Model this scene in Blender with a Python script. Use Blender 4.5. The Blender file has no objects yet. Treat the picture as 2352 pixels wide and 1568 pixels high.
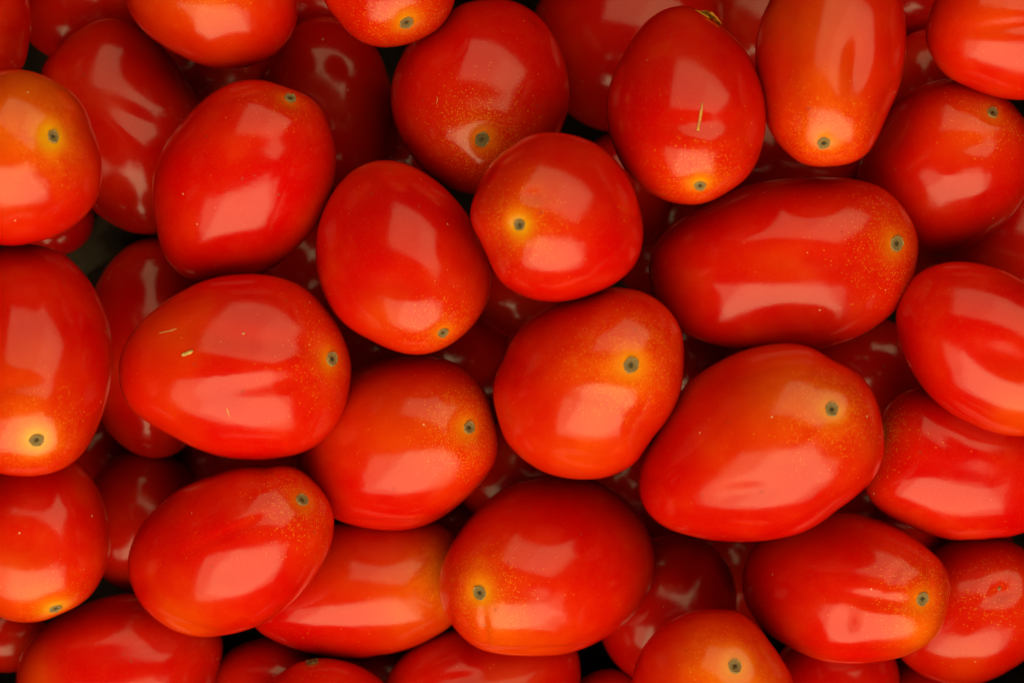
import bpy, bmesh, math, random
import numpy as np
from mathutils import Vector, Matrix
from mathutils.bvhtree import BVHTree

sc = bpy.context.scene
col = sc.collection
U = 1e-4                      # one outline unit is a tenth of a millimetre
ZREF, CAMD = 430.0, 7000.0    # plane in focus above the crate floor, camera height above it

# ---------------------------------------------------------------- camera
cam = bpy.data.cameras.new('camera')
cam.sensor_width = 36.0
cam.lens = 36.0*CAMD/2352.0
cam.clip_start, cam.clip_end = .02, 20
cam.dof.use_dof = True
cam.dof.focus_distance = (CAMD-120)*U
cam.dof.aperture_fstop = 13
co = bpy.data.objects.new('camera', cam); col.objects.link(co)
co.location = (0, 0, (ZREF+CAMD)*U)
sc.camera = co

# ---------------------------------------------------------------- world and lamps
w = bpy.data.worlds.new('World'); sc.world = w; w.use_nodes = True
w.node_tree.nodes['Background'].inputs[0].default_value = (1.0, .93, .88, 1)
w.node_tree.nodes['Background'].inputs[1].default_value = .010
def lamp(name, direction, dist, sx, sy, radiance, color, roll=0):
    l = bpy.data.lights.new(name, 'AREA'); l.shape = 'RECTANGLE'; l.size, l.size_y = sx, sy
    l.energy = radiance*math.pi*sx*sy; l.color = color
    o = bpy.data.objects.new(name, l); col.objects.link(o)
    d = Vector(direction).normalized(); o.location = d*dist
    o.rotation_euler = (d.to_track_quat('Z', 'Y').to_matrix() @ Matrix.Rotation(roll, 3, 'Z')).to_euler()
    return o
lamp('window_light_far', (.18, .66, .73), 1.6, 2.05, 1.65, 1.3, (1, .88, .45), math.radians(-9))
lamp('window_light_far_pane', (.44, .46, .77), 1.6, .9, 1.3, .5, (1, .88, .45), math.radians(14))
lamp('window_light_near', (-.12, -.735, .67), 1.6, 2.35, 1.7, 1.8, (1, .88, .48), math.radians(15))
lamp('window_light_near_pane', (.06, -.76, .65), 1.6, 2.0, 1.6, 1.7, (1, .88, .48), math.radians(-14))

cy = sc.cycles
cy.max_bounces, cy.diffuse_bounces, cy.glossy_bounces, cy.transmission_bounces = 4, 1, 3, 2
cy.caustics_reflective = cy.caustics_refractive = False
sc.view_settings.view_transform = 'Standard'; sc.view_settings.look = 'None'
sc.view_settings.exposure = 0.25; sc.view_settings.gamma = 1.0
sc.render.resolution_x, sc.render.resolution_y = 1024, 682

# ---------------------------------------------------------------- materials
class NT:
    def __init__(s, name):
        s.m = bpy.data.materials.new(name); s.m.use_nodes = True
        s.t = s.m.node_tree; s.b = s.t.nodes['Principled BSDF']
    def n(s, kind, **kw):
        x = s.t.nodes.new('ShaderNode'+kind)
        for k, v in kw.items(): setattr(x, k, v)
        return x
    def put(s, sock, v):
        if hasattr(v, 'is_linked') or isinstance(v, bpy.types.NodeSocket): s.t.links.new(v, sock)
        else: sock.default_value = v
    def math(s, op, a, b=0.0, c=None, clamp=False):
        x = s.n('Math', operation=op, use_clamp=clamp); s.put(x.inputs[0], a); s.put(x.inputs[1], b)
        if c is not None: s.put(x.inputs[2], c)
        return x.outputs[0]
    def mix(s, f, a, b):
        x = s.n('Mix', data_type='RGBA'); s.put(x.inputs[0], f); s.put(x.inputs[6], a); s.put(x.inputs[7], b)
        return x.outputs[2]
    def ramp(s, f, lo, hi, a=0.0, b=1.0):
        x = s.n('MapRange', interpolation_type='SMOOTHSTEP'); s.put(x.inputs[0], f)
        for i, v in enumerate((lo, hi, a, b)): s.put(x.inputs[1+i], v)
        return x.outputs[0]
    def noise(s, vec, scale, detail=2.0, rough=.5):
        x = s.n('TexNoise'); s.put(x.inputs['Vector'], vec); x.inputs['Scale'].default_value = scale
        x.inputs['Detail'].default_value = detail; x.inputs['Roughness'].default_value = rough
        return x.outputs['Fac']
    def attr(s, name):
        return s.n('Attribute', attribute_name=name).outputs['Fac']
    def coords(s):
        tc = s.n('TexCoord'); oi = s.n('ObjectInfo')
        a = s.n('VectorMath', operation='MULTIPLY_ADD')
        r = s.n('CombineXYZ'); s.put(r.inputs[0], oi.outputs['Random']); s.put(r.inputs[1], oi.outputs['Random']); s.put(r.inputs[2], oi.outputs['Random'])
        s.put(a.inputs[0], r.outputs[0]); a.inputs[1].default_value = (3.1, 5.7, 1.3); s.put(a.inputs[2], tc.outputs['Object'])
        return a.outputs[0], oi.outputs['Random']

def skin_material():
    k = NT('tomato_skin'); v, rnd = k.coords(); b = k.b
    halo, glow, blush, speck = (k.attr(a) for a in ('halo', 'glow', 'blush', 'speck'))
    n1 = k.noise(v, 70, 3, .55); n2 = k.noise(v, 260, 3, .6); n3 = k.noise(v, 900, 2, .6)
    red = k.mix(k.ramp(n1, .3, .7), (.62, .0012, .0002, 1), (.68, .012, .0002, 1))
    red = k.mix(k.math('MULTIPLY', rnd, .35), red, (.54, .0008, .0002, 1))
    of = k.math('ADD', k.math('MULTIPLY', glow, k.ramp(n2, .3, .7, .4, 1.1)), k.math('MULTIPLY', blush, k.ramp(n1, .25, .75, .5, .95)))  # orange patches: ripening colour, plus painted glow of light inside the flesh
    # mottled flesh showing through the skin
    of = k.math('ADD', of, k.ramp(n1, .55, .8, 0, .12), clamp=True)
    c = k.mix(of, red, (.78, .11, .0012, 1))
    c = k.mix(k.math('MULTIPLY', halo, k.ramp(n3, .2, .8, .75, 1.0), clamp=True), c, (.80, .34, .004, 1))
    # gold lenticels
    vo = k.n('TexVoronoi'); k.put(vo.inputs['Vector'], v); vo.inputs['Scale'].default_value = 2500
    sep = k.n('SeparateColor'); k.put(sep.inputs[0], vo.outputs['Color'])
    on = k.math('LESS_THAN', sep.outputs[0], speck)
    rad = k.math('MULTIPLY_ADD', sep.outputs[1], .22, .30)
    dot = k.math('SUBTRACT', 1.0, k.ramp(k.math('DIVIDE', vo.outputs['Distance'], rad), .5, 1.1))
    dot = k.math('MULTIPLY', k.math('MULTIPLY', on, dot), k.math('MULTIPLY_ADD', sep.outputs[2], .6, .4))
    c = k.mix(k.math('MULTIPLY', dot, .7), c, (.80, .25, .012, 1))
    # faint lighter pores over the whole skin
    pore = k.math('MULTIPLY', k.math('LESS_THAN', sep.outputs[1], .22), k.math('SUBTRACT', 1.0, k.ramp(vo.outputs['Distance'], .2, .5)))
    c = k.mix(k.math('MULTIPLY', pore, .10), c, (.80, .16, .01, 1))
    # sparse dust and lint
    vd = k.n('TexVoronoi'); k.put(vd.inputs['Vector'], v); vd.inputs['Scale'].default_value = 330
    sd = k.n('SeparateColor'); k.put(sd.inputs[0], vd.outputs['Color'])
    du = k.math('MULTIPLY', k.math('LESS_THAN', sd.outputs[0], .075), k.math('LESS_THAN', vd.outputs['Distance'], k.math('MULTIPLY_ADD', sd.outputs[1], .05, .04)))
    c = k.mix(k.math('MULTIPLY', du, .75), c, (.75, .42, .22, 1))
    # faint dried water marks
    wm = k.math('MULTIPLY', k.math('LESS_THAN', sd.outputs[2], .055), k.math('SUBTRACT', 1.0, k.ramp(vd.outputs['Distance'], .10, .16)))
    c = k.mix(k.math('MULTIPLY', wm, .5), c, (.35, .02, .012, 1))
    k.put(b.inputs['Base Color'], c)
    k.put(b.inputs['Roughness'], k.math('ADD', k.math('ADD', k.ramp(n2, .3, .7, .14, .18), k.ramp(n1, .5, .75, 0, .06)), k.math('MULTIPLY', wm, .2)))
    b.inputs['Specular IOR Level'].default_value = .37
    b.inputs['Subsurface Weight'].default_value = .0
    b.inputs['Subsurface Radius'].default_value = (1.0, .22, .08)
    b.inputs['Subsurface Scale'].default_value = .0025
    bp = k.n('Bump'); bp.inputs['Strength'].default_value = .10; bp.inputs['Distance'].default_value = .0004
    h = k.math('ADD', k.math('MULTIPLY', n3, .5), k.math('ADD', k.math('MULTIPLY', dot, .25), k.math('MULTIPLY', n2, .12)))
    k.put(bp.inputs['Height'], h); k.put(b.inputs['Normal'], bp.outputs[0])
    return k.m
def scar_material():
    k = NT('stem_scar_cork'); v, rnd = k.coords(); b = k.b
    r = k.attr('ring'); dk = k.attr('dark')
    n = k.noise(v, 1900, 4, .7); n2 = k.noise(v, 3800, 2, .6)
    rr = k.math('MULTIPLY_ADD', n, .9, k.math('SUBTRACT', r, .45))
    c = k.mix(k.ramp(rr, .18, .50), (.05, .03, .012, 1), (.27, .165, .066, 1))
    c = k.mix(k.ramp(rr, .72, .95), c, (.36, .235, .10, 1))
    c = k.mix(k.math('MULTIPLY', k.ramp(n2, .5, .75), .5), c, (.06, .04, .018, 1))
    c = k.mix(k.math('MULTIPLY', dk, .6), c, (.13, .075, .03, 1))
    k.put(b.inputs['Base Color'], c); b.inputs['Roughness'].default_value = .75; b.inputs['Specular IOR Level'].default_value = .25
    bp = k.n('Bump'); bp.inputs['Strength'].default_value = .7; bp.inputs['Distance'].default_value = .0004
    k.put(bp.inputs['Height'], n2); k.put(b.inputs['Normal'], bp.outputs[0])
    return k.m
def dry_material(name, c1, c2, rough=.55, transl=0.0, scale=1200):
    k = NT(name); v, rnd = k.coords(); n = k.noise(v, scale, 3, .6)
    k.put(k.b.inputs['Base Color'], k.mix(k.ramp(n, .35, .65), c1, c2)); k.b.inputs['Roughness'].default_value = rough
    k.b.inputs['Transmission Weight'].default_value = transl; k.b.inputs['Specular IOR Level'].default_value = .15
    bp = k.n('Bump'); bp.inputs['Strength'].default_value = .5; bp.inputs['Distance'].default_value = .0003
    k.put(bp.inputs['Height'], n); k.put(k.b.inputs['Normal'], bp.outputs[0])
    return k.m
SKIN, CORK = skin_material(), scar_material()
STRAW = dry_material('dry_straw', (.72, .36, .05, 1), (.62, .22, .10, 1))
FLAKE = dry_material('dry_membrane', (.85, .42, .04, 1), (.75, .25, .02, 1), .4)
RIM = dry_material('scar_rim_cork', (.46, .32, .15, 1), (.22, .135, .055, 1), .7, 0, 2500)
TAN = dry_material('tan_fleck', (.70, .45, .14, 1), (.50, .28, .08, 1))
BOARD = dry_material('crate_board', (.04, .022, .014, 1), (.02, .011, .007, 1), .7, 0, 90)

def place(px, py, z):
    """point of the pile from its outline position and height above the crate floor"""
    s = (CAMD+ZREF-z)/CAMD*U
    return Vector(((px-1176)*s, -(py-784)*s, z*U))
def tag(o, label=None, cat=None, group=None, kind=None):
    for k, v in (('label', label), ('category', cat), ('group', group), ('kind', kind)):
        if v: o[k] = v
    return o

# Tomatoes: outline points in tenths of a millimetre, seen from above
# (x to the right, y towards the viewer); rank orders which lies on which.
T = {}
def tom(key, label, group, rank, centre, pts, scar=None, **kw):
    T[key] = dict(label=label, group=group, rank=rank, c=centre, pts=pts, scar=scar, **kw)
TOP = 'plum tomatoes on top of the pile'
MID = 'plum tomatoes half buried under the top ones'
LOW = 'plum tomatoes deep in the dark gaps of the pile'

tom('T1', 'bright red plum tomato cut off by the top left corner', TOP, 3, (-60,45),
    [(62,0),(66,40),(60,100),(48,160),(10,185),(-70,200),(-150,160),(-190,60),(-180,-50),(-110,-110),(-20,-105),(40,-60)])
tom('T3', 'orange-shouldered round plum tomato with grey stem scar at the left edge', TOP, 5, (40,360),
    [(55,162),(110,176),(165,205),(198,245),(212,293),(225,330),(231,377),(227,421),(216,461),(183,505),(135,538),(73,555),(0,559),(-80,535),(-135,470),(-150,370),(-125,270),(-70,195),(0,167)],
    scar=(119,313,17), glow=1.0, halo=1.5, speck=.7, blush=[(95,230,95,1.0),(40,420,80,.6),(0,300,90,.9)], dents=[(150,385,60,25,-35,4),(-10,350,60,28,-30,6)])
tom('T4', 'deep red plum tomato with a pale slanting sheen, tucked behind the orange one', MID, 2, (285,300),
    [(256,42),(300,55),(340,79),(377,106),(410,146),(436,190),(456,238),(464,300),(455,380),(430,460),(395,515),(355,535),(311,535),(275,524),(238,505),(212,482),(175,420),(140,340),(112,250),(93,175),(96,150),(106,135),(128,113),(146,99),(183,70),(220,49)],
    speck=.15, dents=[(335,285,80,28,30,7),(128,118,26,10,-45,3)], tz=.92)
tom('T5', 'red plum tomato with gold speckled shoulder at the top edge, left of centre', TOP, 4, (490,-20),
    [(289,0),(304,33),(330,70),(366,101),(414,132),(458,154),(513,164),(568,157),(615,135),(652,99),(674,59),(680,22),(680,-10),(660,-80),(610,-150),(530,-185),(440,-180),(350,-135),(300,-60)],
    halo_at=(495,-75), glow=.9, speck=1.2, blush=[(470,-10,110,.7)])
tom('T6', 'large glossy red plum tomato whose small stem scar sits at its upper right', TOP, 4, (565,415),
    [(586,189),(542,196),(502,216),(458,249),(425,286),(395,322),(370,370),(358,414),(357,458),(361,513),(372,573),(388,601),(410,627),(447,641),(487,641),(550,636),(600,622),(644,594),(685,559),(725,520),(745,485),(762,441),(772,400),(776,359),(773,330),(762,293),(747,256),(718,225),(685,211),(652,201),(615,190)],
    scar=(665,225,17), glow=.2, halo=.35, speck=.25, dents=[(640,345,80,32,-15,4),(700,255,40,18,30,3)])
tom('T7', 'dark maroon plum tomato with a dull mauve sheen, shaded behind the big red ones', MID, 2, (755,232),
    [(730,42),(770,44),(830,75),(868,118),(890,170),(905,240),(905,320),(880,390),(820,425),(750,430),(680,400),(630,330),(603,250),(603,185),(635,115),(680,60)])
tom('T8', 'red plum tomato with stem scar at its lower right and a broad top sheen, centre', TOP, 3.5, (925,588),
    [(881,366),(929,374),(980,399),(1024,432),(1053,465),(1079,502),(1101,542),(1116,580),(1125,638),(1123,674),(1112,711),(1094,740),(1064,770),(1032,791),(988,808),(940,810),(896,799),(849,777),(804,751),(770,715),(745,665),(730,615),(725,565),(728,520),(740,478),(770,425),(800,395),(840,374)],
    scar=(1017,763,16), glow=.5, halo=.5, speck=.8, blush=[(890,720,60,.5)], dents=[(915,655,75,35,0,5)])
tom('T9', 'large red plum tomato with a dark brown stem scar low on its face, upper centre', TOP, 3, (1105,222),
    [(1061,7),(1100,0),(1141,-3),(1178,4),(1215,22),(1248,51),(1277,92),(1295,132),(1308,183),(1311,220),(1308,249),(1299,278),(1286,310),(1255,365),(1210,410),(1150,440),(1086,447),(1050,439),(1013,421),(977,395),(951,366),(933,341),(914,300),(903,256),(902,220),(907,183),(922,143),(940,106),(973,73),(1010,48),(1039,22)],
    scar=(1107,320,20), glow=.35, halo=.5, speck=1.0, dents=[(1120,245,100,38,5,5),(1230,60,30,8,35,3)], scardark=1)
tom('T10', 'red plum tomato at the top edge with flattened grey scar near its tip', TOP, 5, (893,-30),
    [(740,0),(755,25),(775,46),(801,73),(830,92),(863,103),(903,105),(940,99),(980,84),(1010,66),(1032,37),(1043,11),(1047,-15),(1035,-80),(990,-140),(920,-165),(840,-150),(770,-100),(740,-40)],
    scar=(933,51,19), glow=.4, halo=.8, speck=1.0)
tom('T11', 'small round bright red plum tomato standing on end in the centre of the pile', TOP, 5, (1278,500),
    [(1266,304),(1306,308),(1346,319),(1383,337),(1412,363),(1438,395),(1460,439),(1471,476),(1478,520),(1476,555),(1471,579),(1453,616),(1412,652),(1361,678),(1306,696),(1270,699),(1226,693),(1185,674),(1152,649),(1138,623),(1123,586),(1105,550),(1086,520),(1079,494),(1083,469),(1094,436),(1112,399),(1134,366),(1171,337),(1215,311)],
    scar=(1194,516,15.5), glow=.7, halo=1.3, speck=.9, blush=[(1220,440,60,.4)], dents=[(1222,458,26,20,0,5)])
tom('T12', 'large shaded dark red plum tomato at the top edge behind the one carrying a straw', MID, 1.5, (1450,105),
    [(1248,0),(1232,35),(1232,95),(1250,180),(1290,250),(1350,290),(1440,305),(1540,290),(1620,230),(1660,130),(1668,50),(1660,-10),(1600,-90),(1480,-115),(1350,-100),(1280,-55)], speck=.2)
tom('T13', 'wide ribbed red plum tomato flecked with tan scratches, left of centre', TOP, 5, (548,838),
    [(549,627),(604,629),(652,639),(696,656),(732,682),(762,715),(787,751),(805,791),(815,828),(812,868),(804,901),(790,945),(769,975),(732,1011),(696,1030),(641,1041),(568,1043),(513,1037),(465,1024),(403,997),(348,971),(311,949),(289,923),(276,883),(275,846),(280,810),(297,777),(322,740),(359,707),(396,678),(432,656),(487,634)],
    scar=(761,824,20), glow=.3, halo=.6, speck=.4, blush=[(420,780,90,.45),(400,920,70,.3)],
    dents=[(600,782,150,30,8,6),(600,884,140,28,-8,6),(690,860,50,40,0,3)], tilt=.12)
tom('T14', 'tall red plum tomato with a dry straw lying on its face, upper right', TOP, 4, (1575,243),
    [(1579,5),(1541,9),(1504,26),(1471,55),(1445,92),(1427,128),(1409,176),(1398,220),(1395,256),(1398,286),(1405,322),(1416,355),(1434,392),(1456,421),(1489,447),(1537,472),(1579,478),(1603,478),(1632,469),(1669,447),(1706,417),(1728,381),(1739,337),(1748,293),(1751,256),(1750,212),(1740,168),(1724,128),(1702,95),(1680,73),(1658,55),(1632,33),(1600,14)],
    scar=(1609,425,16), glow=.5, halo=.9, speck=1.0, dents=[(1600,300,75,26,0,7)])
tom('T15', 'long red plum tomato with a bright yellow ring round its scar, left edge', TOP, 4, (75,820),
    [(20,557),(55,558),(92,561),(128,574),(157,597),(187,630),(212,671),(234,715),(249,759),(257,802),(259,846),(256,890),(249,931),(234,975),(216,1015),(190,1048),(157,1070),(117,1081),(73,1084),(29,1081),(0,1077),(-55,1050),(-95,960),(-108,850),(-100,740),(-70,640),(-25,575)],
    scar=(83,1010,19), glow=.6, halo=1.25, speck=.6, blush=[(90,830,70,.5),(90,960,70,.6)], dents=[(85,880,60,22,0,4),(20,905,30,30,0,4),(90,720,22,70,0,4)])
tom('T17', 'upright orange-red plum tomato with a long dimple, top edge right of centre', TOP, 4.5, (1910,130),
    [(1768,0),(1757,22),(1748,59),(1742,95),(1741,132),(1744,172),(1750,216),(1755,264),(1764,300),(1783,330),(1805,355),(1830,377),(1859,386),(1896,386),(1933,383),(1966,374),(1988,359),(2010,326),(2028,289),(2043,253),(2057,220),(2068,176),(2074,139),(2076,95),(2076,37),(2075,0),(2060,-60),(2010,-110),(1920,-130),(1830,-110),(1785,-55)],
    scar=(1894,327,18), glow=.8, halo=.6, speck=1.0, blush=[(1880,60,120,.6),(1880,240,80,.5)], dents=[(1945,165,40,88,6,17),(1800,120,18,160,-4,3)])
tom('T18', 'red plum tomato with a long pale sheen cut off by the top right corner', TOP, 5, (2310,60),
    [(2149,0),(2134,40),(2128,73),(2130,103),(2141,128),(2160,157),(2185,179),(2226,198),(2273,216),(2317,225),(2352,227),(2410,215),(2465,170),(2490,90),(2480,0),(2430,-70),(2340,-110),(2240,-100),(2180,-55)],
    glow=.3, speck=.3, blush=[(2270,20,90,.6)], dents=[(2320,75,120,20,-4,6)])
tom('T19', 'red plum tomato with two soft sheens and dark scar, right edge of the upper half', TOP, 3, (2175,385),
    [(2152,183),(2189,180),(2226,183),(2262,194),(2292,212),(2310,231),(2332,256),(2352,285),(2366,320),(2370,370),(2365,420),(2345,468),(2310,513),(2262,546),(2226,566),(2200,579),(2152,588),(2108,586),(2050,560),(2000,510),(1978,450),(1976,395),(1988,359),(2013,319),(2032,286),(2054,242),(2079,216),(2116,194)],
    scar=(2280,259,16), glow=.4, halo=.4, speck=.5, blush=[(2190,320,70,.4)], dents=[(2205,345,55,26,-10,6),(2150,420,25,22,0,-3),(2240,470,30,18,-30,4)])
tom('T20', 'biggest plum tomato, lying sideways with its scar at its right end', TOP, 4.2, (1800,608),
    [(1896,408),(1823,410),(1768,417),(1720,427),(1676,443),(1621,469),(1585,487),(1548,511),(1515,545),(1496,580),(1489,612),(1493,648),(1506,690),(1532,735),(1566,769),(1621,795),(1676,808),(1750,814),(1820,810),(1874,801),(1914,788),(1969,770),(2021,740),(2061,707),(2083,674),(2097,634),(2106,595),(2108,561),(2101,527),(2076,483),(2050,450),(2017,425),(1969,412)],
    scar=(2061,559,22), glow=.3, halo=.5, speck=.7, tilt=.1, dents=[(1850,600,190,34,3,5),(1850,735,130,26,3,4)], blush=[(1760,610,60,.35)])
tom('T21', 'smooth red plum tomato with a bright lower sheen at the right edge', TOP, 4, (2285,800),
    [(2200,605),(2152,612),(2116,627),(2095,645),(2076,671),(2061,707),(2059,744),(2065,780),(2079,824),(2105,868),(2134,905),(2171,938),(2226,971),(2281,993),(2317,998),(2360,998),(2430,970),(2490,900),(2505,810),(2470,720),(2410,670),(2352,647),(2317,628),(2281,616),(2244,608)],
    glow=.4, speck=.15, blush=[(2340,930,80,.7)], dents=[(2290,825,85,36,28,7),(2180,950,60,7,32,2)])
tom('T22', 'large orange-blushed plum tomato with scar at its upper right, lower right of centre', TOP, 5, (1745,1020),
    [(1823,790),(1786,790),(1739,797),(1695,810),(1651,832),(1614,854),(1581,882),(1555,920),(1526,967),(1508,1000),(1489,1031),(1476,1067),(1469,1111),(1471,1140),(1482,1170),(1508,1199),(1544,1221),(1585,1233),(1621,1243),(1669,1248),(1731,1247),(1786,1236),(1834,1221),(1878,1195),(1914,1162),(1962,1126),(1995,1093),(2011,1064),(2018,1040),(2019,1005),(2015,975),(2006,931),(1991,894),(1969,865),(1933,843),(1900,828),(1878,810),(1852,797)],
    scar=(1911,940,19), glow=.7, halo=.7, speck=.9, blush=[(1780,880,75,1.0),(1720,1000,110,.35)], dents=[(1700,1120,85,26,-8,7),(1900,1010,60,36,-30,5),(1905,830,25,12,30,2)])
tom('T23', 'round-shouldered red plum tomato speckled round its scar, just below the centre', TOP, 4.5, (1352,885),
    [(1405,658),(1442,663),(1482,674),(1515,696),(1541,722),(1559,755),(1566,795),(1564,846),(1559,890),(1544,931),(1526,964),(1500,997),(1478,1033),(1460,1064),(1427,1086),(1383,1102),(1343,1105),(1295,1102),(1251,1091),(1215,1071),(1182,1042),(1160,1016),(1147,975),(1138,938),(1134,894),(1141,865),(1163,821),(1182,773),(1204,744),(1237,715),(1288,690),(1343,672),(1376,663)],
    scar=(1450,838,21), glow=.8, halo=.8, speck=1.0, blush=[(1380,900,80,.6),(1330,1040,80,.5)], dents=[(1330,1050,60,18,10,4),(1400,920,80,20,15,4)])
tom('T24', 'red plum tomato with a dense ring of gold speckles round its scar, below centre', TOP, 3.5, (905,1015),
    [(966,811),(1010,815),(1046,828),(1083,850),(1108,876),(1127,909),(1137,949),(1145,986),(1148,1022),(1140,1063),(1119,1089),(1097,1119),(1068,1148),(1032,1177),(995,1199),(951,1214),(903,1218),(856,1214),(812,1205),(775,1194),(720,1160),(680,1105),(664,1045),(680,980),(725,915),(775,870),(815,846),(848,832),(885,819),(922,811)],
    scar=(1077,982,17), glow=.6, halo=.7, speck=1.8, blush=[(930,970,110,.6)], dents=[(880,1195,90,6,3,2.5),(1030,1080,40,25,-40,3)])  # orange in the middle paints light glowing through the flesh
tom('T26', 'dented red plum tomato with a rippled sheen and tan scar, lower left', TOP, 4.5, (525,1268),
    [(579,1062),(615,1068),(652,1064),(688,1076),(721,1104),(751,1140),(764,1177),(766,1215),(754,1261),(732,1305),(707,1342),(666,1386),(623,1419),(568,1444),(513,1459),(458,1466),(421,1461),(385,1448),(348,1422),(322,1397),(304,1360),(291,1324),(289,1287),(297,1258),(311,1221),(337,1184),(366,1155),(403,1122),(447,1098),(494,1082),(538,1067)],
    scar=(693,1148,18), glow=.3, halo=.4, speck=.7, blush=[(430,1440,70,.6),(480,1350,70,.3)],
    dents=[(560,1200,100,14,-25,4),(590,1178,90,14,-25,-2.5),(550,1300,45,28,-20,3),(430,1425,90,8,12,3),(618,1075,18,12,30,3),(670,1400,100,8,-40,2)])
tom('T27', 'red plum tomato with an orange tip and flat scar, at the left edge under another', TOP, 3, (80,1235),
    [(150,1046),(179,1062),(205,1093),(227,1133),(242,1177),(249,1221),(249,1265),(242,1302),(227,1335),(205,1368),(176,1390),(139,1408),(110,1421),(73,1427),(37,1424),(0,1410),(-50,1375),(-85,1300),(-90,1220),(-70,1130),(-20,1065),(40,1035),(100,1030)],
    scar=(126,1396,17), glow=.4, halo=1.3, speck=.5, blush=[(40,1330,80,.5),(120,1350,50,.5)], dents=[(95,1240,70,45,10,6)])
tom('T28', 'gold-speckled plum tomato lying sideways beneath two others, bottom centre left', MID, 2, (820,1352),
    [(586,1443),(623,1463),(677,1485),(732,1499),(804,1507),(867,1501),(922,1492),(969,1477),(1010,1455),(1039,1437),(1066,1390),(1075,1330),(1068,1270),(1048,1228),(1017,1203),(960,1190),(880,1190),(800,1200),(720,1225),(650,1275),(595,1340),(572,1400)],
    halo_at=(1010,1330), glow=.9, halo=.2, speck=1.3, speckr=3.2, blush=[(1000,1340,90,.9),(930,1420,60,.35),(820,1300,110,.25)], dents=[(800,1450,150,22,4,3)])
tom('T29', 'broad red plum tomato with wrinkled base and scar at lower left, bottom centre', TOP, 4, (1255,1298),
    [(1270,1098),(1325,1101),(1368,1109),(1416,1133),(1453,1162),(1482,1203),(1500,1247),(1506,1287),(1500,1331),(1486,1368),(1464,1400),(1434,1430),(1398,1455),(1354,1477),(1306,1492),(1251,1496),(1196,1494),(1141,1488),(1105,1479),(1076,1463),(1046,1433),(1024,1404),(1010,1371),(1004,1335),(1010,1294),(1024,1265),(1046,1228),(1076,1188),(1112,1151),(1160,1122),(1215,1104)],
    scar=(1102,1361,18.5), glow=.6, halo=.9, speck=.8, blush=[(1150,1430,60,.9),(1230,1460,90,.5),(1100,1300,30,.7)],
    dents=[(1275,1405,40,22,10,4),(1118,1430,9,42,-6,5),(1250,1471,120,6,0,4),(1200,1484,110,5,4,-3),(1130,1285,40,24,20,3),(1215,1345,110,32,8,4)])
tom('T30', 'wrinkled red plum tomato with creased skin and small scar at right, bottom right', TOP, 3, (1938,1348),
    [(1925,1180),(1878,1184),(1810,1203),(1760,1228),(1731,1258),(1717,1287),(1709,1324),(1711,1360),(1720,1393),(1739,1422),(1764,1448),(1805,1474),(1841,1494),(1878,1509),(1914,1514),(1958,1515),(2006,1510),(2061,1501),(2097,1487),(2134,1459),(2152,1433),(2163,1389),(2167,1342),(2163,1309),(2149,1280),(2119,1254),(2090,1228),(2054,1206),(2006,1190),(1962,1181)],
    scar=(2119,1375,18), glow=.4, halo=.5, speck=1.0, blush=[(2085,1440,60,1.0)],
    dents=[(1922,1412,26,34,-20,8),(2028,1302,12,40,38,5),(2040,1290,20,50,38,-3),(2000,1360,100,20,8,6),(2105,1300,8,40,-8,3),(1950,1478,120,9,2,3)])
tom('T31', 'red plum tomato with a wedge-shaped pale sheen at the right edge, lower half', TOP, 3, (2235,1062),
    [(2030,935),(2061,903),(2098,887),(2160,880),(2240,885),(2330,900),(2420,950),(2475,1030),(2480,1110),(2440,1190),(2352,1228),(2281,1234),(2226,1236),(2152,1230),(2098,1214),(2054,1195),(2021,1173),(1995,1148),(1981,1118),(1990,1060),(2008,1000)],
    scar=(2023,1000,15), glow=.15, halo=.3, speck=.9, dents=[(2190,1070,120,36,12,5),(2150,1010,40,20,40,3)])
tom('T32', 'red plum tomato with a pinched pale tip, bottom right corner', MID, 2.5, (2240,1400),
    [(2141,1269),(2171,1250),(2207,1239),(2262,1236),(2310,1239),(2352,1258),(2400,1310),(2420,1380),(2400,1460),(2352,1508),(2317,1532),(2281,1554),(2230,1572),(2163,1568),(2123,1551),(2090,1529),(2065,1503),(2055,1450),(2075,1380),(2105,1315)],
    tip=(2296,1351), glow=.2, speck=.4, blush=[(2200,1500,50,.4)], dents=[(2270,1355,50,16,-20,3.5),(2305,1330,15,40,10,2.5),(2200,1460,30,60,35,-4)])
tom('T33', 'orange-topped plum tomato with a round scar, cut off at the bottom edge', TOP, 3, (1640,1570),
    [(1647,1400),(1687,1400),(1713,1411),(1739,1433),(1768,1470),(1797,1507),(1819,1540),(1830,1575),(1825,1640),(1780,1710),(1690,1745),(1590,1740),(1500,1700),(1455,1640),(1453,1580),(1464,1532),(1478,1496),(1500,1466),(1537,1433),(1566,1417),(1603,1404)],
    scar=(1688,1530,19), glow=1.0, halo=.8, speck=.6, blush=[(1620,1500,70,.8),(1700,1590,80,.8)], dents=[(1720,1440,40,16,50,3)])
tom('T34', 'red plum tomato at the bottom edge left, with a pale band of sheen', MID, 2, (275,1530),
    [(293,1364),(238,1371),(183,1390),(139,1411),(95,1444),(62,1485),(44,1525),(38,1560),(50,1630),(110,1690),(210,1720),(330,1715),(430,1680),(485,1610),(502,1543),(510,1507),(509,1466),(480,1415),(420,1380),(350,1365)],
    glow=.15, speck=.2, blush=[(110,1550,50,.5)], dents=[(280,1480,150,34,-8,4)])
tom('T35', 'red plum tomato peeping up at the bottom edge, dark scar on its crest', MID, 2.5, (748,1630),
    [(751,1508),(714,1512),(677,1525),(645,1547),(619,1568),(595,1610),(600,1670),(650,1730),(750,1755),(850,1735),(905,1680),(905,1610),(878,1568),(845,1540),(812,1521),(780,1511)],
    scar=(716,1523,17), glow=.1, halo=.15, scardark=1)
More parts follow.
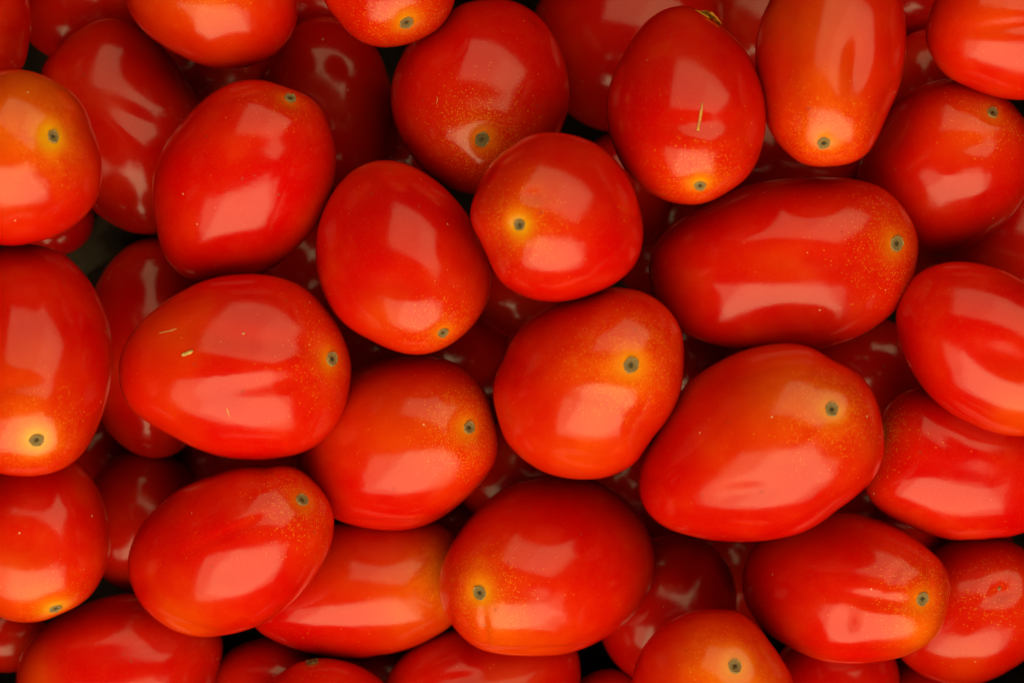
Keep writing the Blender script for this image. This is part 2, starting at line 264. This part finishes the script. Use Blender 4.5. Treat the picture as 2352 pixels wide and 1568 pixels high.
tom('T36', 'wide red plum tomato at the bottom edge beneath the wrinkled-base one', MID, 1.5, (1105,1590),
    [(940,1492),(914,1514),(892,1540),(878,1575),(885,1650),(950,1720),(1080,1745),(1210,1730),(1300,1670),(1328,1590),(1330,1525),(1324,1485),(1270,1450),(1180,1440),(1080,1445),(1000,1460)],
    speck=.3, blush=[(1150,1560,50,.4)], dents=[(1060,1540,60,18,-10,4)])
# second layer and deep ones
def ell(cx, cy, a, b, ang=0, n=20):
    import math
    c, s = math.cos(math.radians(ang)), math.sin(math.radians(ang)); o = []
    for i in range(n):
        t = 2*math.pi*i/n; x, y = a*math.cos(t), b*math.sin(t)*(1+.06*math.cos(t))
        o.append((cx+x*c-y*s, cy+x*s+y*c))
    return o
def deep(key, label, rank, cx, cy, a, b, ang=0, **kw):
    if key not in ('D3','D4','D9','D11','D12','D16','D17','D18','D19','D20','D22','D13','D1'): a, b = a*1.4, b*1.4  # hidden outlines widened to block light coming in under the top layer
    tom(key, label, LOW, rank, (cx,cy), ell(cx,cy,a,b,ang), **kw)
deep('D1', 'shadowed dark red plum tomato at the top edge behind the top left corner one', 1, 190,20,150,130,-10)
deep('D2', 'dark tomato with a mauve streak between two speckled ones at the top edge', .8, 735,-25,120,95,20)
deep('D3', 'dark tomato showing a small grey sheen right of the round central one', 1, 1430,440,118,148,10)
deep('D4', 'maroon tomato with a greyish sheen wedged between two at the top right', 1, 2130,185,105,118,0)
deep('D5', 'dark tomato at the top edge right of the upright dimpled one', .6, 2110,-15,120,85,0)
deep('D6', 'very dark tomato at the top edge left of the upright dimpled one', .6, 1725,60,95,120,0)
deep('D8', 'dark red tomato in shade at the right edge between two bright ones', 1, 2345,560,140,120,0)
deep('D9', 'dark tomato with a small white glint left under the round central one', 1, 1190,680,110,95,0)
deep('D10', 'dark tomato in the shade under the centre one with lower right scar', .6, 960,765,148,112,10)
deep('D11', 'long dark red tomato with mauve glints behind the ribbed one at left', 1.2, 350,798,158,256,0)
deep('D12', 'dim tomato in the gap below the orange-shouldered one at left', 1, 130,515,88,72,-20)
deep('D13', 'dark tomato with a pale glint left of the dented one, lower left', 1, 325,1195,140,168,5)
deep('D14', 'dark tomato with a faint mauve glint in the gap above the wrinkled-base one', 1, 1195,1092,112,92,0)
deep('D15', 'dark red tomato in the gap right above the wrinkled-base one', .8, 1440,1150,100,98,0)
deep('D16', 'shaded tomato with a broad mauve sheen right of the wrinkled-base one', 1.2, 1530,1400,158,178,20)
deep('D16b', 'dark tomato with a small glint above the orange-topped one at the bottom', .9, 1650,1325,105,110,0)
deep('D17', 'dark red tomato in the bottom left corner under the orange-tipped one', 1, 10,1465,105,78,0)
deep('D18', 'dark red tomato at the bottom edge, left of the one with a crest scar', 1, 605,1560,128,94,-10)
deep('D19', 'dark tomato peeping at the bottom edge left of the orange-topped one', .8, 1395,1615,88,80,0)
deep('D20', 'dim red tomato at the bottom edge under the creased one', 1, 1920,1560,145,135,0)
deep('D21', 'dark tomato with a grey glint at the bottom edge left of the corner one', .7, 2135,1620,100,90,0)
deep('D22', 'dark maroon tomato with a soft mauve glint between four bright ones at right', 1, 1985,845,150,122,20)
deep('D23', 'dark tomato in the gap between the creased one and the wedge-sheen one', .8, 2010,1195,118,100,15)
deep('D24', 'dark tomato in the gap under the biggest sideways one', .7, 1600,835,110,100,0)
deep('D25', 'dark red tomato in the gap above the biggest sideways one', 1, 1825,380,175,116,4)
deep('D27', 'nearly black tomato in the gap between three upper left ones', .6, 485,195,110,105,0)
deep('D28', 'nearly black tomato in the gap right above the ribbed one', .6, 690,625,105,100,0)
deep('D29', 'nearly black tomato in the gap between the ribbed and the dented one', .5, 520,1060,120,90,0)
deep('D30', 'nearly black tomato in the gap between the speckle-ringed and round-shouldered ones', .3, 1110,870,95,90,0)
deep('D31', 'nearly black tomato in the gap left of the big one with the dark brown scar', .2, 920,330,85,80,0)
deep('D32', 'nearly black tomato in the gap below the speckle-ringed one', .2, 1060,1190,95,80,0)
deep('D33', 'nearly black tomato at the bottom edge between the crest-scar and the wide ones', .2, 890,1560,85,90,0)
deep('D34', 'nearly black tomato in the gap below the long left one with the yellow-ringed scar', .2, 240,1060,85,80,0)
deep('D35', 'nearly black tomato in the gap between the wedge-sheen and the pinched-tip ones', .2, 2190,1240,95,75,0)
deep('D36', 'nearly black tomato in the gap between the round central one and the biggest one', .3, 1530,560,95,100,0)
deep('D37', 'nearly black tomato in the gap at the right above the smooth bright-sheened one', .3, 2180,600,100,70,0)
Z = {'T1': 330, 'T3': 675, 'T4': 150, 'T5': 400, 'T6': 450, 'T7': 50, 'T8': 541, 'T9': 330, 'T10': 478, 'T11': 731, 'T12': 20, 'T13': 518, 'T14': 621, 'T15': 567, 'T17': 601, 'T18': 498, 'T19': 330, 'T20': 463, 'T21': 530, 'T22': 566, 'T23': 563, 'T24': 353, 'T26': 430, 'T27': 380, 'T28': 186, 'T29': 330, 'T30': 330, 'T31': 330, 'T32': 150, 'T33': 420, 'T34': 150, 'T35': 241, 'T36': 150, 'D1': -4, 'D2': -78, 'D3': -15, 'D4': 110, 'D5': -3, 'D6': -138, 'D8': 85, 'D9': 110, 'D10': -21, 'D11': 110, 'D12': 90, 'D13': 36, 'D14': 72, 'D15': -221, 'D16': 78, 'D16b': -153, 'D17': 18, 'D18': 71, 'D19': 60, 'D20': 110, 'D21': -33, 'D22': 110, 'D23': 51, 'D24': 90, 'D25': 90, 'D27': -52, 'D28': -131, 'D29': -116, 'D30': -202, 'D31': -95, 'D32': -74, 'D33': -46, 'D34': -141, 'D35': -96, 'D36': -191, 'D37': -91}


def prep(t):
    """radial outline, fitted ellipse, tilt and depth of one tomato"""
    P = np.array(t['pts'], float); c = np.array(t['c'], float)
    d = P - c; ang = np.arctan2(d[:,1], d[:,0]); R = np.hypot(d[:,0], d[:,1])
    o = np.argsort(ang); ang, R = ang[o], R[o]
    g = np.linspace(-math.pi, math.pi, 720, endpoint=False)
    Rg = np.interp(g, np.r_[ang[-3:]-2*math.pi, ang, ang[:3]+2*math.pi], np.r_[R[-3:], R, R[:3]])
    k = np.exp(-.5*(np.arange(-30,31)/7.0)**2); k /= k.sum()
    Rg = np.convolve(np.r_[Rg[-30:], Rg, Rg[:30]], k, 'valid')
    A = np.c_[np.cos(g)**2, np.sin(g)**2, 2*np.cos(g)*np.sin(g)]
    q = np.linalg.lstsq(A, 1/Rg**2, rcond=None)[0]
    M = np.array([[q[0],q[2]],[q[2],q[1]]]); w, V = np.linalg.eigh(M)
    a, b = 1/math.sqrt(w[0]), 1/math.sqrt(w[1])
    u = V[:,0]
    t['_g'], t['_R'], t['_q'], t['_a'], t['_b'] = g, Rg, q, a, b
    sc = t.get('scar') or t.get('tip')
    shear = np.zeros(2); tz = b*.98
    if t.get('scar'):
        s = np.array(sc[:2]) - c; dd = np.hypot(*s); us = s/dd
        al = math.atan2(us[1], us[0]); proj = np.interp(al, g, Rg)
        perp = .5*(np.interp(((al+math.pi/2+math.pi)%(2*math.pi))-math.pi, g, Rg)+np.interp(((al-math.pi/2+math.pi)%(2*math.pi))-math.pi, g, Rg))
        sn = math.sqrt(max(0, proj**2-dd**2))/max(perp, 1)
        sn = min(max(sn, .05), .93); cs = math.sqrt(1-sn*sn)
        L = min(max(dd/cs, 1.12*perp), 1.45*perp)
        if 'tilt' in t: sn = t['tilt']; cs = math.sqrt(1-sn*sn); L = proj/cs
        ap2 = L*L*cs*cs + perp*perp*sn*sn
        shear = us*((L*L-perp*perp)*sn*cs/ap2)*.8
        tz = min(L*perp/math.sqrt(ap2), 1.22*b)
    t['_shear'] = shear; t['_tz'] = tz*t.get('tz', 1.0)
    return t
E = 0.94
def Reff(t, phi, rho):
    Rg = np.interp(phi, np.r_[t['_g'], math.pi], np.r_[t['_R'], t['_R'][0]])
    q = t['_q']; Re = 1/np.sqrt(q[0]*np.cos(phi)**2+q[1]*np.sin(phi)**2+2*q[2]*np.cos(phi)*np.sin(phi))
    w = np.clip((rho-.2)/.75, 0, 1); w = w*w*(3-2*w)
    return Re*(1-w)+Rg*w

# ---------------------------------------------------------------- crate
def slab(name, size, loc, rot, mat, kind=None):
    bm = bmesh.new(); bmesh.ops.create_cube(bm, size=1)
    bmesh.ops.scale(bm, vec=size, verts=bm.verts)
    bmesh.ops.bevel(bm, geom=bm.edges[:], offset=min(size)*.12, segments=2, affect='EDGES')
    me = bpy.data.meshes.new(name); bm.to_mesh(me); bm.free(); me.materials.append(mat)
    o = bpy.data.objects.new(name, me); col.objects.link(o); o.location = loc; o.rotation_euler = rot
    if kind: o['kind'] = kind
    return o
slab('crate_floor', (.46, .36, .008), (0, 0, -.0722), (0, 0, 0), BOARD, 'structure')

# crate walls out of view, added to block light leaking in from the sides
for nm, sx, sy, cx_, cy_ in (('added_crate_wall_left', .009, .250, -.150, 0), ('added_crate_wall_right', .009, .250, .150, 0),
                             ('added_crate_wall_far', .290, .009, 0, .1205), ('added_crate_wall_near', .290, .009, 0, -.1205)):
    slab(nm, (sx, sy, .119), (cx_, cy_, -.0100), (0, 0, 0), BOARD, 'structure')

# loose grey-brown board glimpsed in the gap at the left
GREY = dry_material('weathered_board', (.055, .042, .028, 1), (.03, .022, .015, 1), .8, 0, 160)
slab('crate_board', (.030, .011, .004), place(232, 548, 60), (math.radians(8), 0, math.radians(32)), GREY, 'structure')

# ---------------------------------------------------------------- tomatoes
def cube_sphere(n):
    vid, V, F = {}, [], []
    t = np.tan(np.linspace(-1, 1, n+1)*math.pi/4)
    def idx(p):
        p = np.array(p)/np.linalg.norm(p); k = tuple(np.round(p, 5))
        if k not in vid: vid[k] = len(V); V.append(p)
        return vid[k]
    for ax in range(3):
        for s in (-1, 1):
            g = [[None]*(n+1) for _ in range(n+1)]
            for i in range(n+1):
                for j in range(n+1):
                    p = [0, 0, 0]; p[ax] = s; p[(ax+1)%3] = t[i]; p[(ax+2)%3] = t[j]*s
                    g[i][j] = idx(p)
            for i in range(n):
                for j in range(n): F.append((g[i][j], g[i+1][j], g[i+1][j+1], g[i][j+1]))
    return np.array(V), F
SPH = {n: cube_sphere(n) for n in (48, 26)}

def normals(P, F):
    Fa = np.array(F); N = np.zeros_like(P)
    fn = np.cross(P[Fa[:,2]]-P[Fa[:,0]], P[Fa[:,3]]-P[Fa[:,1]])
    for i in range(4): np.add.at(N, Fa[:,i], fn)
    return N/np.linalg.norm(N, axis=1)[:,None]

def link(name, P, F, mat, attrs, parent=None, loc=None):
    me = bpy.data.meshes.new(name); me.from_pydata(P.tolist(), [], F); me.materials.append(mat)
    for k, v in attrs.items():
        a = me.attributes.new(k, 'FLOAT', 'POINT'); a.data.foreach_set('value', np.ascontiguousarray(v, dtype=np.float32))
    me.polygons.foreach_set('use_smooth', [True]*len(me.polygons)); me.update()
    o = bpy.data.objects.new(name, me); col.objects.link(o)
    if parent: o.parent = parent
    if loc is not None: o.location = loc
    return o

BODY = {}
def build_tomato(key, t):
    rng = np.random.RandomState(sum(ord(ch)*(i+7) for i, ch in enumerate(key)) % 9973)
    prep(t); cx, cy = t['c']; z0 = Z[key]
    V, F = SPH[26 if t['group'] == LOW else 48]
    rho = np.hypot(V[:,0], V[:,1]); phi = np.arctan2(-V[:,1], V[:,0])      # photo y points down
    rr = np.clip(rho, 0, 1)**E; zz = np.sign(V[:,2])*np.abs(V[:,2])**E
    R = Reff(t, phi, rho)
    x, y = R*rr*np.cos(phi), R*rr*np.sin(phi)
    h = t['_tz']*zz + t['_shear'][0]*x + t['_shear'][1]*y
    P = np.c_[x, -y, h]
    b = t['_b']
    # gentle unevenness: a few lobes along the length and broad swells
    N = normals(P, F); disp = np.zeros(len(P))
    for i in range(7):
        d = rng.normal(size=3); d /= np.linalg.norm(d); f = rng.uniform(2.0, 4.6)
        disp += b*(.003 if t['group'] == LOW else .0085)*np.sin((P @ d)/b*f + rng.uniform(0, 6.28))/(f/3)
    s = t.get('scar') or t.get('tip') or t.get('halo_at')
    if s:      # the spot lies above the widest section, so its place shifts a little with height
        s = list(s); base = t['_shear'] @ np.array([P[:,0], -P[:,1]]); sx, sy = s[0], s[1]
        for _ in range(3):
            j = np.argmin((P[:,0]+cx-s[0])**2+(-P[:,1]+cy-s[1])**2+(P[:,2] < base)*1e7)
            f = (CAMD+ZREF-z0-P[j,2])/(CAMD+ZREF-z0)
            s[0], s[1] = 1176+(sx-1176)*f, 784+(sy-784)*f
    ax = np.array([s[0]-cx, -(s[1]-cy), 0.]) if s else np.array([rng.normal(), rng.normal(), 0.])
    ax /= np.linalg.norm(ax)+1e-9; side = np.cross([0, 0, 1], ax)
    th = np.arctan2(P[:,2], P @ side); nl = rng.choice([3, 4, 5])
    along = np.clip(1-((P @ ax)/t['_a'])**2, 0, 1)
    disp += b*(.003 if t['group'] == LOW else .010)*np.cos(nl*th+rng.uniform(0, 6.28))*along*np.clip(np.hypot(P @ side, P[:,2])/b*1.3-.2, 0, 1)
    top = np.clip(N[:,2]*3, 0, 1)
    for (dx, dy, rx, ry, ang, dep) in t.get('dents', []):
        a = math.radians(ang); qx, qy = P[:,0]+cx-dx, -P[:,1]+cy-dy
        l1, l2 = (qx*math.cos(a)+qy*math.sin(a))/rx, (-qx*math.sin(a)+qy*math.cos(a))/ry
        disp -= dep*np.exp(-(l1*l1+l2*l2))*top
    rs = 17
    if t.get('scar'):
        rs = t['scar'][2]
    if s:
        qx, qy = P[:,0]+cx-s[0], -P[:,1]+cy-s[1]
        # height at the scar from the nearest vertex on the upper side
        j = np.argmin(qx*qx+qy*qy+(P[:,2] < t['_shear'] @ np.array([P[:,0], -P[:,1]]))*1e7)
        D = np.linalg.norm(P-np.array([s[0]-cx, -(s[1]-cy), P[j,2]]), axis=1)
        if t.get('scar'): disp -= 6.5*np.exp(-(D/(rs*1.9))**2)
        if t.get('tip'): disp -= 7*np.exp(-(D/26)**2)
    else: D = np.full(len(P), 1e4)
    P = P + N*disp[:,None]
    hz = t.get('halo', 0)
    halo = np.clip(hz*np.exp(-(D/(rs*(1.35+.35*hz)))**2)*1.05, 0, 1) if t.get('scar') else np.zeros(len(P))
    glow = np.clip(t.get('glow', .08)*(.95*np.exp(-(D/(rs*5.2))**1.6)), 0, 1)
    sr = t.get('speckr', 5.0)
    speck = np.clip(t.get('speck', .08)*(.95*np.exp(-(D/(rs*sr))**2.6)*(1-.75*np.exp(-(D/(rs*1.5))**2))+.003), 0, 1)
    bl = np.zeros(len(P))
    for (dx, dy, r, st) in t.get('blush', []):
        bl += st*np.exp(-((P[:,0]+cx-dx)**2+(-P[:,1]+cy-dy)**2)/(r*r))*np.clip(N[:,2]*2+.5, 0, 1)*.8
    sc_ = (CAMD+ZREF-z0)/CAMD*U
    o = link('plum_tomato', P*sc_, F, SKIN, dict(halo=halo, glow=glow, blush=np.clip(bl, 0, 1), speck=speck), None, place(cx, cy, z0))
    tag(o, t['label'], 'tomato', t['group'])
    tree = BVHTree.FromPolygons([Vector(p) for p in P], F)
    BODY[key] = (o, tree, (cx, cy), sc_)
    if t.get('scar'): build_scar(o, tree, sc_, s[0]-cx, -(s[1]-cy), rs, rng, t.get('scardark', 0))
    if t.get('tip'): build_tip(o, tree, sc_, s[0]-cx, -(s[1]-cy))
    return o

def build_scar(o, tree, s, x, y, rs, rng, dark):
    hit, n, _, _ = tree.ray_cast(Vector((x, y, 2000)), Vector((0, 0, -1)))
    if hit is None: return
    u = n.orthogonal().normalized(); v = n.cross(u); seg = 36
    rings = [0, .14, .28, .42, .56, .70, .82, .91, .97, 1.03]
    hgt = [1.0, -.1, .0, .9, 1.9, 1.5, 2.1, 2.9, 2.2, -1.6]
    P, ring, F = [], [], []
    p1, p2, p3 = rng.uniform(0, 6.28, 3)
    wob = [1+.06*math.sin(2*a+p1)+.035*math.sin(5*a+p2)+.02*math.sin(9*a+p3)+rng.uniform(-.02, .02) for a in np.linspace(0, 2*math.pi, seg, endpoint=False)]
    for i, r in enumerate(rings):
        for j in range(seg if i else 1):
            a = 2*math.pi*j/seg; q = 0.82*rs*r*(1+(wob[j]-1)*r)
            p = hit+u*(q*math.cos(a))+v*(q*math.sin(a))
            h2 = tree.ray_cast(p+n*30, -n)[0] or p
            P.append(h2+n*(.9+hgt[i]+rng.uniform(-.55, .55)*(1 if 0 < i < 9 else 0))); ring.append(min(r, 1))
    idx = lambda i, j: 0 if i == 0 else 1+(i-1)*seg+j % seg
    for j in range(seg): F.append((0, idx(1, j), idx(1, j+1)))
    for i in range(1, len(rings)-1):
        for j in range(seg): F.append((idx(i, j), idx(i+1, j), idx(i+1, j+1), idx(i, j+1)))
    P = np.array([tuple(p) for p in P])
    link('stem_scar', P*s, F, CORK, dict(ring=np.array(ring), dark=np.full(len(P), float(dark)+(1-dark)*rng.uniform(0, .45))), o)
    rim_of(o, tree, s, hit, n, u, v, rs, wob, rng)

def rim_of(o, tree, s, hit, n, u, v, rs, wob, rng):
    """thin torn edge of dry skin round the scar"""
    root = [c for c in o.children if c.name.startswith('stem_scar')][-1]; seg = len(wob); P, F = [], []
    ph = rng.uniform(0, 6.28, 3)
    for j in range(seg):
        a = 2*math.pi*j/seg; lift = 1.4*math.sin(3*a+ph[0])+1.0*math.sin(7*a+ph[1])+.9*math.sin(11*a+ph[2])
        for r, h in ((.86, -.5), (.91, 2.6+lift), (.96, 3.0+lift), (1.0, -.9)):
            q = 0.82*rs*r*wob[j]; p = hit+u*(q*math.cos(a))+v*(q*math.sin(a))
            h2 = tree.ray_cast(p+n*30, -n)[0] or p
            P.append(h2+n*(.9+max(h, -1.5)))
    for j in range(seg):
        for i in range(3):
            a, b_ = j*4+i, ((j+1) % seg)*4+i; F.append((a, a+1, b_+1, b_))
    link('scar_rim', np.array([tuple(p) for p in P])*s, F, RIM, {}, root)

def build_tip(o, tree, s, x, y):
    hit, n, _, _ = tree.ray_cast(Vector((x, y, 2000)), Vector((0, 0, -1)))
    u = n.orthogonal().normalized(); v = n.cross(u); P = [hit+n*3.5]; F = []
    for i, (r, h) in enumerate(((2.2, 2.6), (4.2, .8), (5.5, -.8))):
        for j in range(10):
            a = 2*math.pi*j/10; P.append(hit+u*(r*math.cos(a))+v*(r*math.sin(a)*.8)+n*h)
    for j in range(10):
        F.append((0, 1+j, 1+(j+1) % 10))
        for i in range(2): F.append((1+i*10+j, 11+i*10+j, 11+i*10+(j+1) % 10, 1+i*10+(j+1) % 10))
    P = np.array([tuple(p) for p in P])
    link('blossom_tip', P*s, F, CORK, dict(ring=np.full(len(P), .8), dark=np.zeros(len(P))), o)

for k_, t_ in T.items(): build_tomato(k_, t_)

# ---------------------------------------------------------------- bits lying on the skins
def strip(name, key, path, widths, mat, lift=1.2, thick=1.6, curl=0.0, part=False):
    """thin dry ribbon laid along a path (outline units) on a tomato"""
    o, tree, (cx, cy), s = BODY[key]
    h0 = tree.ray_cast(Vector((path[0][0]-cx, -(path[0][1]-cy), 2000)), Vector((0, 0, -1)))[0]
    f = 1-(h0.z if h0 else 150)/(CAMD+ZREF-o.location.z/U)
    pts = [Vector((1176+(p[0]-1176)*f-cx, -(784+(p[1]-784)*f-cy), 0)) for p in path]; P, F = [], []
    for i, p in enumerate(pts):
        d = (pts[min(i+1, len(pts)-1)]-pts[max(i-1, 0)]).normalized(); sd = Vector((-d.y, d.x, 0))
        L = lift(i) if callable(lift) else lift
        for e, hh in ((-1, L), (-.55, L+thick), (.0, L+thick*(1.0-curl)), (.55, L+thick), (1, L), (.0, L-.6)):
            q = p+sd*(e*widths[i]*.5); hit = tree.ray_cast(Vector((q.x, q.y, 2000)), Vector((0, 0, -1)))[0]
            P.append(Vector((q.x, q.y, (hit.z if hit else 0)+hh)))
    for i in range(len(pts)-1):
        for j in range(6):
            a, b_ = i*6+j, i*6+(j+1) % 6; F.append((a, b_, b_+6, a+6))
    F.append(tuple(range(5, -1, -1))); F.append(tuple(range((len(pts)-1)*6, len(pts)*6)))
    P = np.array([tuple(p) for p in P])*s
    if part: return link(name, P, F, mat, {}, o)
    c = P.mean(axis=0); c[2] = P[:,2].min()
    return link(name, P-c, F, mat, {}, None, o.location+Vector(c))
st = strip('dry_straw', 'T14', [(1613,235),(1612,246),(1610,258),(1608,270),(1606,281),(1604,290),(1603,296),(1602,301)],
           [1.5,4,6,6,5.5,5,6,9], STRAW, 1.5, 2.2, .7)
tag(st, 'thin dry tan straw lying on the face of a tall red tomato', 'straw')
fl = strip('membrane_flake', 'T14', [(1597,23),(1608,27),(1620,32),(1632,37),(1644,45),(1656,56)], [2,9,15,16,9,2], FLAKE, lambda i: 1+1.6*i, 1.6, .5)
tag(fl, 'curled orange-yellow flake of dry skin on the top of the straw-bearing tomato', 'flake')
f1 = strip('tan_fleck', 'T13', [(418,816),(424,813),(431,811),(438,808),(444,805)], [5,9,8,9,5], TAN, .8, 2.2, .2)
tag(f1, 'small tan fleck of dry plant stuck on the wide ribbed tomato', 'fleck')
strip('skin_scratch', 'T13', [(366,765),(375,763),(385,761),(395,759),(403,756),(410,755)], [1.5,3,2.5,3,2.5,1], TAN, -.4, .9, 0, True)
strip('skin_scratch', 'T13', [(521,935),(522,942),(524,949),(527,957)], [1,3,2.5,1], TAN, -.4, .9, 0, True)
strip('skin_scratch', 'T13', [(556,765),(559,766),(562,765)], [2,5,2], TAN, -.2, 1.0, 0, True)
strip('skin_scratch', 'T9', [(1001,240),(1004,235),(1005,229),(1004,222)], [.8,1.6,1.4,.8], TAN, -.1, .8, 0, True)
